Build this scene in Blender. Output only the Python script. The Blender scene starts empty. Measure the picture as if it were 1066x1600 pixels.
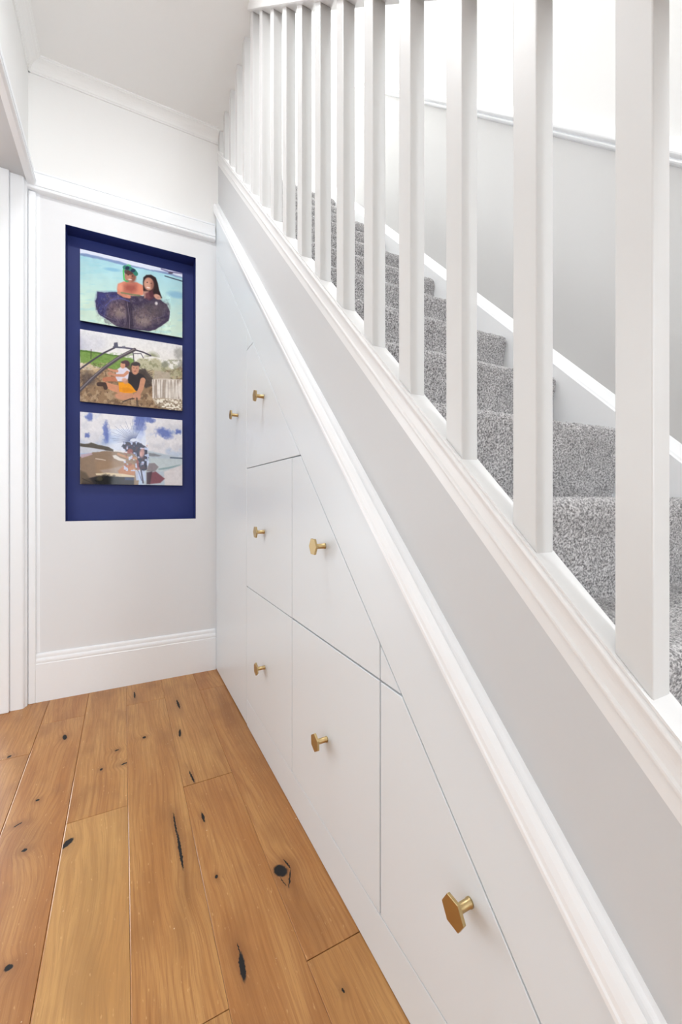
import bpy, bmesh, math, random
import numpy as np
from mathutils import Vector, Matrix

# ------------------------------------------------------------------ camera
C = bpy.context.scene.collection
SC = bpy.context.scene
H = 0.87                       # camera height
F = 648.0                      # focal length in pixels of the 1066 x 1600 frame
YAW = math.radians(27.69)      # turned to the right of the hall's axis
TANP = 1.0017                  # stair pitch
cd = bpy.data.cameras.new('camera')
cd.sensor_fit = 'HORIZONTAL'
cd.sensor_width = 36.0
cd.lens = F / 1066 * 36.0
cd.shift_y = -20.0 / 1066
cd.clip_start = 0.02
cam = bpy.data.objects.new('camera', cd)
cam.location = (0, 0, H)
cam.rotation_euler = (math.pi / 2, 0, -YAW)
C.objects.link(cam)
SC.camera = cam

# ------------------------------------------------------------------ world, exposure
SC.view_settings.view_transform = 'Standard'
SC.view_settings.look = 'None'
SC.view_settings.gamma = 1.0
SC.view_settings.use_curve_mapping = False
SC.view_settings.exposure = 0.60
w = bpy.data.worlds.new('sky')
SC.world = w
w.use_nodes = True
bg = w.node_tree.nodes['Background']
bg.inputs[0].default_value = (0.92, 0.96, 1.0, 1)
bg.inputs[1].default_value = 1.0
try:
    SC.cycles.max_bounces = 14
    SC.cycles.diffuse_bounces = 10
    SC.cycles.sample_clamp_indirect = 8.0
except Exception:
    pass


def area(name, loc, rot, sx, sy, power, col=(1, 1, 1), spread=180):
    l = bpy.data.lights.new(name, 'AREA')
    l.shape = 'RECTANGLE'
    l.size = sx
    l.size_y = sy
    l.energy = power
    l.color = col
    l.spread = math.radians(spread)
    o = bpy.data.objects.new(name, l)
    o.location = loc
    o.rotation_euler = rot
    C.objects.link(o)
    return o


PI = math.pi
area('skylight_daylight', (0.85, 2.5, 5.12), (0, 0, 0), 0.8, 2.8, 54, (0.99, 0.985, 0.975))
area('front_door_daylight', (0.085, -2.64, 1.53), (PI / 2, 0, 0), 0.47, 0.95, 4.5, (0.90, 0.95, 1.0))
area('hall_fill_light', (1.06, -2.64, 1.5), (PI / 2, 0, 0), 0.34, 2.1, 17, (0.90, 0.95, 1.0))  # added window light, brightens the near faces of the balusters
area('garden_door_daylight', (-2.0, 4.52, 1.16), (-PI / 2, 0, 0), 1.9, 2.1, 40, (0.87, 0.94, 1.0))
area('side_room_fill_light', (-3.1, 1.7, 1.5), (0, -PI / 2, 0), 1.6, 1.0, 9, (0.87, 0.94, 1.0))  # added fill through the opening for the far cupboards
area('front_room_fill_light', (-1.75, -2.58, 1.45), (PI / 2, 0, 0), 2.1, 1.7, 18, (0.87, 0.94, 1.0))  # added fill aimed through the opening at the end wall
for nm, p, e in (('hall_ceiling_light', (-0.10, 1.10, 2.715), 6.0), ('entrance_fill_light', (0.85, -1.5, 2.715), 4.5)):  # the entrance one is an added fill for the end wall
    l = area(nm, p, (0, 0, 0), 0.24, 0.24, e, (0.97, 0.98, 1.0))
    l.data.shape = 'DISK'

# ------------------------------------------------------------------ materials


def mat(name, col, rough=0.5, metal=0.0, spec=0.5, bump=0.0, bscale=60.0, coat=0.0):
    m = bpy.data.materials.new(name)
    m.use_nodes = True
    nt = m.node_tree
    b = nt.nodes['Principled BSDF']
    b.inputs['Base Color'].default_value = (*col, 1)
    b.inputs['Roughness'].default_value = rough
    b.inputs['Metallic'].default_value = metal
    b.inputs['Specular IOR Level'].default_value = spec
    b.inputs['Coat Weight'].default_value = coat
    if bump > 0:
        g = nt.nodes.new('ShaderNodeNewGeometry')
        n = nt.nodes.new('ShaderNodeTexNoise')
        n.inputs['Scale'].default_value = bscale
        n.inputs['Detail'].default_value = 5
        n2 = nt.nodes.new('ShaderNodeTexNoise')
        n2.inputs['Scale'].default_value = bscale * 0.12
        a = nt.nodes.new('ShaderNodeMath')
        a.operation = 'MULTIPLY_ADD'
        a.inputs[1].default_value = 2.5
        bp = nt.nodes.new('ShaderNodeBump')
        bp.inputs['Strength'].default_value = bump
        bp.inputs['Distance'].default_value = 0.002
        L = nt.links
        L.new(g.outputs['Position'], n.inputs['Vector'])
        L.new(g.outputs['Position'], n2.inputs['Vector'])
        L.new(n2.outputs['Fac'], a.inputs[0])
        L.new(n.outputs['Fac'], a.inputs[2])
        L.new(a.outputs[0], bp.inputs['Height'])
        L.new(bp.outputs[0], b.inputs['Normal'])
    return m


def lin(r, g, b):
    f = lambda c: (c / 255 / 12.92) if c / 255 <= 0.04045 else ((c / 255 + 0.055) / 1.055) ** 2.4
    return (f(r), f(g), f(b))


M_WHITE = mat('white_emulsion', (0.86, 0.86, 0.85), 0.7, bump=0.10, bscale=50)
M_CEIL = mat('ceiling_emulsion', (0.84, 0.835, 0.82), 0.8, bump=0.35, bscale=28)
M_SPAN = mat('pale_grey_shaded', (0.60, 0.605, 0.613), 0.5, bump=0.12, bscale=45)  # the end wall's grey paint, darkened to imitate dimmer light
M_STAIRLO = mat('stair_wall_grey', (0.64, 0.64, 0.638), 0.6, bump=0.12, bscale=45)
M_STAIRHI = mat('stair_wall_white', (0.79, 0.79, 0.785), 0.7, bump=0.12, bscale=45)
M_GREY = mat('pale_grey_lit', (0.785, 0.792, 0.805), 0.6, bump=0.12, bscale=45)  # same grey paint, lightened to imitate stronger light
M_GLOSS = mat('white_gloss_paint', (0.895, 0.912, 0.93), 0.28, bump=0.12, bscale=70)
M_BAL = mat('baluster_paint', (0.67, 0.67, 0.665), 0.32, bump=0.08, bscale=60)
M_CAP = mat('string_capping_paint', (0.80, 0.80, 0.798), 0.3, bump=0.08, bscale=60)
M_CAB = mat('cabinet_paint', (0.765, 0.81, 0.845), 0.3, bump=0.06, bscale=40)
M_DARK = mat('gap_shade', (0.10, 0.095, 0.09), 0.8)  # dark tone stands in for shade in the door gaps
M_BLUE = mat('deep_blue_paint', (0.025, 0.039, 0.185), 0.5, spec=0.3, bump=0.15, bscale=60)
M_BRASS = mat('brushed_brass', (0.56, 0.42, 0.21), 0.34, metal=1.0)
M_EDGE = mat('print_edge', (0.06, 0.06, 0.07), 0.3)
M_FRAME = mat('white_door_paint', (0.83, 0.83, 0.83), 0.35)
M_OILED_EDGE = mat('oiled_oak_edge', lin(176, 122, 70), 0.16)
M_SUB = mat('subfloor', (0.16, 0.09, 0.045), 0.9)


class NT:
    """small helper to write node trees"""

    def __init__(self, m):
        m.use_nodes = True
        self.t = m.node_tree
        self.N = self.t.nodes
        self.L = self.t.links
        self.b = self.N['Principled BSDF']

    def put(self, sock, v):
        if isinstance(v, bpy.types.NodeSocket):
            self.L.new(v, sock)
        else:
            sock.default_value = v

    def math(self, op, a, b=0.0, c=0.0, clamp=False):
        n = self.N.new('ShaderNodeMath')
        n.operation = op
        n.use_clamp = clamp
        self.put(n.inputs[0], a)
        self.put(n.inputs[1], b)
        self.put(n.inputs[2], c)
        return n.outputs[0]

    def vmath(self, op, a, b=(0, 0, 0)):
        n = self.N.new('ShaderNodeVectorMath')
        n.operation = op
        self.put(n.inputs[0], a)
        self.put(n.inputs[1], b)
        return n.outputs[1] if op == 'LENGTH' else n.outputs[0]

    def mapr(self, v, a, b, c, d, smooth=True):
        n = self.N.new('ShaderNodeMapRange')
        n.interpolation_type = 'SMOOTHSTEP' if smooth else 'LINEAR'
        self.put(n.inputs[0], v)
        for i, q in enumerate((a, b, c, d)):
            n.inputs[i + 1].default_value = q
        return n.outputs[0]

    def noise(self, vec, scale, detail=3.0, rough=0.5, dist=0.0):
        n = self.N.new('ShaderNodeTexNoise')
        self.put(n.inputs['Vector'], vec)
        n.inputs['Scale'].default_value = scale
        n.inputs['Detail'].default_value = detail
        n.inputs['Roughness'].default_value = rough
        n.inputs['Distortion'].default_value = dist
        return n.outputs['Fac']

    def comb(self, x, y, z):
        n = self.N.new('ShaderNodeCombineXYZ')
        for i, v in enumerate((x, y, z)):
            self.put(n.inputs[i], v)
        return n.outputs[0]

    def sep(self, v):
        n = self.N.new('ShaderNodeSeparateXYZ')
        self.put(n.inputs[0], v)
        return n.outputs

    def mix(self, f, a, b, mode='MIX'):
        n = self.N.new('ShaderNodeMix')
        n.data_type = 'RGBA'
        n.blend_type = mode
        self.put(n.inputs[0], f)
        self.put(n.inputs[6], a if isinstance(a, bpy.types.NodeSocket) else (*a, 1))
        self.put(n.inputs[7], b if isinstance(b, bpy.types.NodeSocket) else (*b, 1))
        return n.outputs[2]


# black resin knots and splits of the oak: x, y, half width, half length, turn in degrees
KNOTS = [(-.190, 1.812, .007, .020, 8), (-.020, 1.634, .007, .004, 20), (.002, 1.540, .011, .0035, 15),
         (-.063, 1.542, .004, .006, 0), (.068, 1.676, .006, .008, 0), (.206, 1.880, .0045, .045, 2),
         (.186, 1.645, .004, .028, -6), (.190, 1.368, .0028, .034, 6), (.044, 2.056, .0035, .036, 0),
         (-.342, 1.762, .008, .005, 60), (-.220, 1.469, .005, .005, 0), (-.250, 1.383, .010, .0025, 30),
         (-.217, 1.275, .006, .006, 0), (-.126, 1.250, .009, .018, -38), (-.189, .969, .007, .007, 0),
         (.1225, 1.190, .0022, .045, 0), (.1245, 1.098, .0034, .064, 0), (.193, 1.180, .0032, .021, 2),
         (.190, .980, .0035, .005, 0), (.326, .926, .0145, .019, 25), (.346, .936, .0018, .017, 12),
         (.3385, .898, .0020, .024, -26), (.196, .769, .0055, .027, -6), (.1975, .803, .0012, .012, 0),
         (.345, .649, .0022, .004, 0), (.322, .897, .0009, .014, 10)]
# brown eyes in the grain without a black core: x, y, radius x, radius y
EYES = [(.102, .890, .016, .05), (-.173, 1.495, .014, .03), (.123, .971, .02, .06), (.345, .79, .03, .09),
        (.40, 1.55, .035, .30), (-.06, 1.10, .03, .10), (-.05, .86, .02, .06), (-.22, 1.30, .05, .07),
        (.20, .60, .03, .08), (.06, .60, .03, .12), (.37, 1.80, .02, .12), (.05, 2.0, .02, .05)]


def make_wood(x0, x1, y0, y1):
    m = bpy.data.materials.new('oiled_oak')
    near = lambda k, mx, my: x0 - mx < k[0] < x1 + mx and y0 - my < k[1] < y1 + my
    knots = [k for k in KNOTS if near(k, .004, .02)]
    eyes = [k for k in EYES if near(k, .0, .0)]
    t = NT(m)
    g = t.N.new('ShaderNodeNewGeometry')
    oi = t.N.new('ShaderNodeObjectInfo')
    pos = g.outputs['Position']
    rs = t.sep(oi.outputs['Color'])          # r: seed, g: lightness, b: redness
    s = t.sep(pos)
    seed = t.math('MULTIPLY', rs[0], 37.0)
    # little wobble so that knots get uneven rims
    wob = t.N.new('ShaderNodeTexNoise')
    wob.inputs['Scale'].default_value = 130
    wob.inputs['Detail'].default_value = 2
    t.L.new(pos, wob.inputs['Vector'])
    wv = t.vmath('SCALE', t.vmath('SUBTRACT', wob.outputs['Color'], (.5, .5, .5)))
    wv.node.inputs[3].default_value = 0.006
    pw = t.vmath('ADD', pos, wv)
    black = None
    halo = 0.0
    warp = 0.0

    def acc(op, a, b):
        return b if a is None else t.math(op, a, b)
    for i, (x, y, a, b, r) in enumerate(knots):
        n = t.N.new('ShaderNodeMapping')
        n.vector_type = 'TEXTURE'
        t.L.new(pw, n.inputs[0])
        n.inputs[1].default_value = (x, y, 0)
        n.inputs[2].default_value = (0, 0, math.radians(r))
        n.inputs[3].default_value = (a, b, 1)
        d = t.vmath('LENGTH', n.outputs[0])
        black = acc('MAXIMUM', black, t.mapr(d, 0.80, 1.15, 1, 0))
        ha = max(a * 3.0, 0.010)
        hb = max(b * 1.7, 0.016)
        n2 = t.N.new('ShaderNodeMapping')
        n2.vector_type = 'TEXTURE'
        t.L.new(pw, n2.inputs[0])
        n2.inputs[1].default_value = (x, y, 0)
        n2.inputs[3].default_value = (ha, hb, 1)
        d2 = t.vmath('LENGTH', n2.outputs[0])
        halo = acc('ADD', halo, t.mapr(d2, 0.1, 1.7, 0.8, 0))
        sg = 1 if i % 2 else -1
        warp = acc('ADD', warp, t.mapr(d2, 0.0, 2.6, sg * min(ha * .55, .014), 0))
    for i, (x, y, a, b) in enumerate(eyes):
        n2 = t.N.new('ShaderNodeMapping')
        n2.vector_type = 'TEXTURE'
        t.L.new(pw, n2.inputs[0])
        n2.inputs[1].default_value = (x, y, 0)
        n2.inputs[3].default_value = (a, b, 1)
        d2 = t.vmath('LENGTH', n2.outputs[0])
        halo = t.math('ADD', halo, t.mapr(d2, 0.1, 1.8, 0.6, 0))
        sg = 1 if i % 2 else -1
        warp = t.math('ADD', warp, t.mapr(d2, 0.0, 2.4, sg * a * .5, 0))
    halo = t.math('MINIMUM', halo, 1.0)
    if black is None:
        black = 0.0
    q = t.math('ADD', s[0], warp)
    # slow wander of the grain along the board
    wander = t.noise(t.comb(t.math('MULTIPLY', s[0], 5.0), t.math('MULTIPLY_ADD', s[1], 1.6, seed), seed), 1.0, 2)
    q = t.math('ADD', q, t.math('MULTIPLY', wander, 0.05))
    qs = t.math('ADD', q, t.math('MULTIPLY', t.noise(t.comb(t.math('MULTIPLY', s[0], 40.0), t.math('MULTIPLY', s[1], 4.0), seed), 1.0, 2), 0.005))
    fine = t.noise(t.comb(t.math('MULTIPLY', qs, 620.0), t.math('MULTIPLY', s[1], 11.0), seed), 1.0, 4, 0.7)
    mid = t.noise(t.comb(t.math('MULTIPLY', qs, 130.0), t.math('MULTIPLY', s[1], 2.4), seed), 1.0, 3, 0.6)
    broad = t.noise(t.comb(t.math('MULTIPLY', q, 20.0), t.math('MULTIPLY', s[1], 2.2), seed), 1.0, 3)
    patch = t.noise(t.comb(t.math('MULTIPLY', s[0], 12.0), t.math('MULTIPLY', s[1], 5.0), seed), 1.0, 3)
    flow = t.noise(t.comb(t.math('MULTIPLY', q, 6.0), t.math('MULTIPLY', s[1], 0.9), seed), 1.0, 1.0)
    ring = t.math('SINE', t.math('MULTIPLY_ADD', flow, 60.0, t.math('MULTIPLY', qs, 420.0)))
    ring = t.mapr(ring, 0.25, 1.0, 0, 1)
    base = t.mix(t.mapr(broad, .3, .7, 0, 1), lin(198, 149, 90), lin(174, 119, 64))
    base = t.mix(t.math('MULTIPLY', t.mapr(patch, .47, .72, 0, 1), 0.55), base, lin(132, 84, 42))
    base = t.mix(t.math('MULTIPLY', t.mapr(mid, .44, .70, 0, 1), 0.55), base, lin(146, 93, 46))
    base = t.mix(t.math('MULTIPLY', ring, 0.30), base, lin(140, 86, 42))
    base = t.mix(t.math('MULTIPLY', t.mapr(fine, .46, .74, 0, 1), 0.65), base, lin(128, 80, 42))
    base = t.mix(t.math('MULTIPLY', t.mapr(fine, .42, .2, 0, 1), 0.30), base, lin(222, 176, 116))
    base = t.mix(t.math('MULTIPLY', halo, 0.6), base, lin(112, 68, 32))
    # board to board difference
    base = t.mix(t.math('MULTIPLY', rs[1], 0.45), base, lin(206, 163, 101))
    base = t.mix(t.math('MULTIPLY', rs[2], 0.40), base, lin(165, 100, 50))
    # medullary flecks and a few white specks
    fl = t.noise(t.comb(t.math('MULTIPLY', s[0], 160.0), t.math('MULTIPLY_ADD', s[1], 50.0, seed), 2.0), 1.0, 2)
    base = t.mix(t.math('MULTIPLY', t.mapr(fl, .66, .76, 0, 1), 0.4), base, lin(226, 184, 128))
    sp = t.noise(pos, 95.0, 1)
    base = t.mix(t.math('MULTIPLY', t.mapr(sp, .80, .83, 0, 1), 0.7), base, lin(232, 210, 180))
    if black != 0.0:
        base = t.mix(black, base, (0.006, 0.005, 0.005))
    t.L.new(base, t.b.inputs['Base Color'])
    t.L.new(t.math('MAXIMUM', t.mapr(fine, .2, .8, .30, .42), t.math('MULTIPLY', black, .75)), t.b.inputs['Roughness'])
    t.b.inputs['Specular IOR Level'].default_value = 0.45
    bp = t.N.new('ShaderNodeBump')
    bp.inputs['Strength'].default_value = 0.25
    bp.inputs['Distance'].default_value = 0.0012
    hgt = t.math('SUBTRACT', t.math('MULTIPLY', fine, -0.5), t.math('MULTIPLY', black, 0.8))
    t.L.new(hgt, bp.inputs['Height'])
    t.L.new(bp.outputs[0], t.b.inputs['Normal'])
    return m


def make_carpet():
    m = bpy.data.materials.new('grey_twist_pile')
    t = NT(m)
    g = t.N.new('ShaderNodeNewGeometry')
    p = g.outputs['Position']
    a = t.noise(p, 230.0, 3, 0.7)
    b = t.noise(p, 16.0, 2)
    f = t.mapr(a, .34, .68, 0, 1)
    c = t.mix(f, lin(98, 96, 97), lin(220, 218, 218))
    c = t.mix(t.math('MULTIPLY', t.mapr(b, .35, .7, 0, 1), .22), c, lin(112, 110, 110))
    t.L.new(c, t.b.inputs['Base Color'])
    t.b.inputs['Roughness'].default_value = 0.95
    t.b.inputs['Specular IOR Level'].default_value = 0.1
    t.b.inputs['Sheen Weight'].default_value = 0.25
    bp = t.N.new('ShaderNodeBump')
    bp.inputs['Strength'].default_value = 0.7
    bp.inputs['Distance'].default_value = 0.003
    t.L.new(a, bp.inputs['Height'])
    t.L.new(bp.outputs[0], t.b.inputs['Normal'])
    return m


M_CARPET = make_carpet()

# ------------------------------------------------------------------ mesh helpers


def link(name, me, m, parent=None):
    o = bpy.data.objects.new(name, me)
    for q in (m if isinstance(m, (list, tuple)) else [m]):
        if q is not None:
            me.materials.append(q)
    C.objects.link(o)
    if parent is not None:
        o.parent = parent
        o.matrix_parent_inverse = Matrix.Translation(-parent.location) if parent.type == 'EMPTY' else Matrix()
    return o


def from_bm(name, bm, m, parent=None, bevel=0.0, smooth=False, seg=1):
    bmesh.ops.recalc_face_normals(bm, faces=bm.faces)
    if bevel > 0:
        ed = [e for e in bm.edges if len(e.link_faces) == 2 and e.calc_face_angle(0) > 0.5]
        bmesh.ops.bevel(bm, geom=ed, offset=bevel, offset_type='OFFSET', segments=seg, profile=0.5,
                        affect='EDGES', clamp_overlap=True)
    me = bpy.data.meshes.new(name)
    bm.to_mesh(me)
    bm.free()
    if smooth:
        me.shade_smooth() if hasattr(me, 'shade_smooth') else None
    return link(name, me, m, parent)


def bm_box(bm, x0, x1, y0, y1, z0, z1):
    v = [bm.verts.new((x, y, z)) for x in (x0, x1) for y in (y0, y1) for z in (z0, z1)]
    for f in ((0, 1, 3, 2), (4, 6, 7, 5), (0, 4, 5, 1), (2, 3, 7, 6), (0, 2, 6, 4), (1, 5, 7, 3)):
        bm.faces.new([v[i] for i in f])


def box(name, x0, x1, y0, y1, z0, z1, m, parent=None, bevel=0.0):
    bm = bmesh.new()
    bm_box(bm, x0, x1, y0, y1, z0, z1)
    return from_bm(name, bm, m, parent, bevel)


def bm_prism_x(bm, poly, x0, x1):
    """polygon in (y, z) pushed along x"""
    a = [bm.verts.new((x0, y, z)) for y, z in poly]
    b = [bm.verts.new((x1, y, z)) for y, z in poly]
    n = len(poly)
    bm.faces.new(a)
    bm.faces.new(b[::-1])
    for i in range(n):
        j = (i + 1) % n
        bm.faces.new((a[i], b[i], b[j], a[j]))


def prism_x(name, poly, x0, x1, m, parent=None, bevel=0.0):
    bm = bmesh.new()
    bm_prism_x(bm, poly, x0, x1)
    return from_bm(name, bm, m, parent, bevel)


def sweep(name, prof, ends, m, parent=None, smooth=None):
    """profile points (a, b) placed by the two functions in ends, closed and capped"""
    bm = bmesh.new()
    A = [bm.verts.new(ends[0](*p)) for p in prof]
    B = [bm.verts.new(ends[1](*p)) for p in prof]
    n = len(prof)
    for i in range(n):
        j = (i + 1) % n
        bm.faces.new((A[i], A[j], B[j], B[i]))
    bm.faces.new(A)
    bm.faces.new(B[::-1])
    return from_bm(name, bm, m, parent)


def pitch(y):
    """profile (x, w): w is the height above the pitch plane through the camera"""
    return lambda x, w_: (x, y, H + w_ + TANP * y)


def curve(p0, p1, p2, n=6):
    """quadratic bend for moulding profiles"""
    return [tuple((1 - t) ** 2 * a + 2 * t * (1 - t) * b + t * t * c for a, b, c in zip(p0, p1, p2))
            for t in [i / n for i in range(n + 1)]]


def thing(name, label, cat, loc=(0, 0, 0), group=None):
    o = bpy.data.objects.new(name, None)
    o.location = loc
    o.empty_display_size = 0.1
    C.objects.link(o)
    o['label'] = label
    o['category'] = cat
    if group:
        o['group'] = group
    return o


def tag(o, label=None, cat=None, group=None, kind=None):
    if label:
        o['label'] = label
    if cat:
        o['category'] = cat
    if group:
        o['group'] = group
    if kind:
        o['kind'] = kind
    return o


def struct(o, label=None):
    return tag(o, label, None, None, 'structure')


random.seed(4)
# ------------------------------------------------------------------ key planes
YW = 2.19        # face of the end wall
XL = -0.36       # left wall above the opening
XC = 0.42        # front of the cupboards
XG = 0.434       # grey spandrel wall
XS = 0.466       # inner side of the outer string
XR = 1.250       # face of the wall string
XW = 1.275       # stair wall
ZC = 2.745       # hall ceiling
ZU = 2.87        # first floor
ZT = 5.2         # ceiling of the stairwell
YB = -2.62       # front wall behind the camera
RISE, GO = 0.1995, 0.1990
NY0, NZ0 = 0.665, 1.072     # a nosing seen near the fourth baluster

# ------------------------------------------------------------------ floor
floor = box('floor', -3.2, XW, YB, YW, -0.04, -0.016, M_SUB)
struct(floor, 'oak board floor of the hall')
EDG = [-0.722, -0.576, -0.430, -0.284, -0.138, 0.011, 0.160, 0.306, 0.437]
ENDS = [[0.9, -1.0], [1.4, -.4], [1.75, -.2], [1.957, -.1], [1.326, -.7], [1.967, .716, -1.2], [1.332, -.6],
        [1.972, .722, -1.3]]
TINT = {(3, 0): (.2, .0, .6), (3, 1): (.51, .1, .55), (4, 0): (.7, .2, .2), (4, 1): (.9, .75, .0), (5, 0): (.33, .2, .3),
        (5, 1): (.13, .25, .25), (5, 2): (.8, .3, .2), (6, 0): (.45, .3, .25), (6, 1): (.62, .2, .55), (7, 0): (.05, .0, .6),
        (7, 1): (.27, .15, .50), (7, 2): (.77, .45, .25), (2, 0): (.4, .1, .4), (2, 1): (.15, .2, .4)}
for i in range(len(EDG) - 1):
    ys = [YW] + ENDS[i] + [YB]
    for k in range(len(ys) - 1):
        gp = 0.00025
        x0, x1 = EDG[i] + gp, EDG[i + 1] - gp
        y0, y1 = ys[k + 1] + .0008, ys[k] - .0008
        bm = bmesh.new()
        zt = random.uniform(-0.0003, 0.0)
        lw = (.001, .001, .001, .0030, .0030, .0018, .0010, .0010)[i]
        # top with a 30 degree eased edge on the left, finer ones on the other sides
        lo = [bm.verts.new(p) for p in ((x0, y0, -.0155), (x1, y0, -.0155), (x1, y1, -.0155), (x0, y1, -.0155))]
        mi = [bm.verts.new(p) for p in ((x0, y0, zt - lw * .577), (x1, y0, zt - .0005), (x1, y1, zt - .0005), (x0, y1, zt - lw * .577))]
        hi = [bm.verts.new(p) for p in ((x0 + lw, y0 + .0006, zt), (x1 - .0005, y0 + .0006, zt), (x1 - .0005, y1 - .0006, zt), (x0 + lw, y1 - .0006, zt))]
        for a_, b_ in ((lo, mi), (mi, hi)):
            for q in range(4):
                f = bm.faces.new((a_[q], a_[(q + 1) % 4], b_[(q + 1) % 4], b_[q]))
                if b_ is hi and q == 3:
                    f.material_index = 1
        bm.faces.new(hi)
        bm.faces.new(lo[::-1])
        o = from_bm('plank', bm, [make_wood(x0, x1, y0, y1), M_OILED_EDGE], floor)
        tt = TINT.get((i, k), (random.random(), random.random() * .4, random.random() * .5))
        o.color = (*tt, 1)

# ------------------------------------------------------------------ end wall with the blue niche
NX0, NX1, NZB, NZT, ND = -0.2275, 0.3225, 0.772, 2.086, 0.085
ZRAIL = 2.20


def end_wall():
    bm = bmesh.new()
    xs = [-0.475, NX0, NX1, XG]
    zs = [0, NZB, NZT, ZRAIL, ZC]
    V = {}

    def v(x, z, y=YW):
        k = (round(x, 4), round(y, 4), round(z, 4))
        if k not in V:
            V[k] = bm.verts.new((x, y, z))
        return V[k]
    for i in range(3):
        for j in range(4):
            if i == 1 and j == 1:
                continue
            f = bm.faces.new((v(xs[i], zs[j]), v(xs[i + 1], zs[j]), v(xs[i + 1], zs[j + 1]), v(xs[i], zs[j + 1])))
            f.material_index = 1 if j == 3 else 0
    # back side, so that the wall has thickness
    a = [v(xs[0], 0, YW + .11), v(xs[3], 0, YW + .11), v(xs[3], ZC, YW + .11), v(xs[0], ZC, YW + .11)]
    bm.faces.new(a[::-1])
    bot = [v(x, 0) for x in xs]
    top = [v(x, ZC) for x in xs]
    bm.faces.new(bot[::-1] + [a[0], a[1]])
    bm.faces.new(top + [a[2], a[3]])
    bm.faces.new([v(xs[0], z) for z in zs] + [a[3], a[0]])
    bm.faces.new([v(xs[3], z) for z in zs][::-1] + [a[1], a[2]])
    bmesh.ops.recalc_face_normals(bm, faces=bm.faces)
    me = bpy.data.meshes.new('wall_end')
    bm.to_mesh(me)
    bm.free()
    return link('wall_end', me, [M_GREY, M_WHITE])


wall_end = struct(end_wall(), 'end wall of the hall, pale grey below the picture rail and white above')
bm = bmesh.new()
y0, y1 = YW, YW + ND
q = [(NX0, NZB), (NX1, NZB), (NX1, NZT), (NX0, NZT)]
fr = [bm.verts.new((x, y0 + .0005, z)) for x, z in q]
bk = [bm.verts.new((x, y1, z)) for x, z in q]
bm.faces.new(bk)
for i in range(4):
    j = (i + 1) % 4
    bm.faces.new((fr[i], fr[j], bk[j], bk[i]))
me = bpy.data.meshes.new('niche')
bm.to_mesh(me)
bm.free()
nich = link('niche', me, M_BLUE, wall_end)
nich['label'] = 'deep blue painted recess in the grey end wall'

# thin white paint line framing the grey wall
box('paint_line', -0.332, -0.319, YW - 0.0015, YW + .001, 0.21, ZRAIL, M_GLOSS, wall_end)

# ------------------------------------------------------------------ left wall with wide opening
ZL = 2.215
wl = bmesh.new()
bm_box(wl, XL - .115, XL, 0.35, YW, ZL, ZC)            # lintel
bm_box(wl, XL - .16, XL, YB, 0.35, 0, ZC)             # solid wall beside and behind the camera
wall_left = struct(from_bm('wall_left', wl, M_WHITE), 'white left wall over the wide opening')
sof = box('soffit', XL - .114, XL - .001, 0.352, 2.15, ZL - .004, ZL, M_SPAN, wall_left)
# far jamb: casing of stepped boards that face the camera
cas = bpy.data.objects.new('trim_1', None)
C.objects.link(cas)
struct(cas, 'white painted stepped door casing at the far end of the opening')
box('casing_board', -0.3575, -0.332, 2.170, YW - .001, 0, ZRAIL - .02, M_GLOSS, cas, .002)
bm = bmesh.new()
pts = [(-0.4125, YW), (-0.4125, 2.137), (-0.374, 2.137), (-0.369, 2.139), (-0.366, 2.144), (-0.3645, 2.152), (-0.3595, 2.156),
       (-0.3585, 2.160), (-0.3585, YW)]
A = [bm.verts.new((x, y, 0)) for x, y in pts]
B = [bm.verts.new((x, y, ZL - .002)) for x, y in pts]
bm.faces.new(A)
bm.faces.new(B[::-1])
for i in range(len(pts)):
    j = (i + 1) % len(pts)
    bm.faces.new((A[i], A[j], B[j], B[i]))
from_bm('casing_board', bm, M_GLOSS, cas)
box('casing_board', -0.475, -0.4135, 2.122, YW, 0, ZL - .002, M_GLOSS, cas, .003)

# ------------------------------------------------------------------ ceiling
bm = bmesh.new()
bm_box(bm, -3.2, 0.438, YB, YW + .11, ZC, ZU - .001)
bm_box(bm, 0.438, 0.50, 1.575, YW + .11, ZC, ZU - .001)
ceiling = struct(from_bm('ceiling', bm, M_CEIL), 'white plastered hall ceiling')

# coving along end and left wall
r = 0.05
cp = [(0, 0)] + [(0, -r)] + [(-.006, -r), (-.007, -r + .006)] + curve((-.009, -r + .007), (-.014, -.014), (-r + .007, -.009)) + \
    [(-r + .006, -.007), (-r, -.006), (-r, 0)]
cv = sweep('trim_2', cp, [lambda a, b: (XL, YW + a, ZC + b), lambda a, b: (XG - .002, YW + a, ZC + b)], M_WHITE)
struct(cv, 'white coving between end wall and ceiling')
cv = sweep('trim_3', cp, [lambda a, b: (XL - a, 0.0, ZC + b), lambda a, b: (XL - a, YW, ZC + b)], M_WHITE)
struct(cv, 'white coving between left wall and ceiling')

# picture rails
pr = [(0, 0.082), (-.017, .082), (-.020, .080), (-.0205, .073), (-.0165, .0715), (-.0165, .0695), (-.0225, .068)] + \
    curve((-.0225, .064), (-.0200, .045), (-.0270, .026), 5) + curve((-.0290, .022), (-.0330, .016), (-.0315, .0105), 3) + \
    [(-.0265, .009), (-.0265, .0065)] + curve((-.0290, .006), (-.0330, .001), (-.0290, -.004), 4) + [(-.020, -.007), (0, -.007)]
rl = sweep('trim_4', pr, [lambda a, b: (XL, YW + a, 2.192 + b), lambda a, b: (XG - .02, YW + a, 2.192 + b)], M_GLOSS)
struct(rl, 'white moulded picture rail across the end wall')
rl = sweep('trim_5', pr, [lambda a, b: (XL - a, 0.0, 2.210 + b), lambda a, b: (XL - a, YW - .003, 2.210 + b)], M_GLOSS)
struct(rl, 'white moulded picture rail along the left wall')

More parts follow.
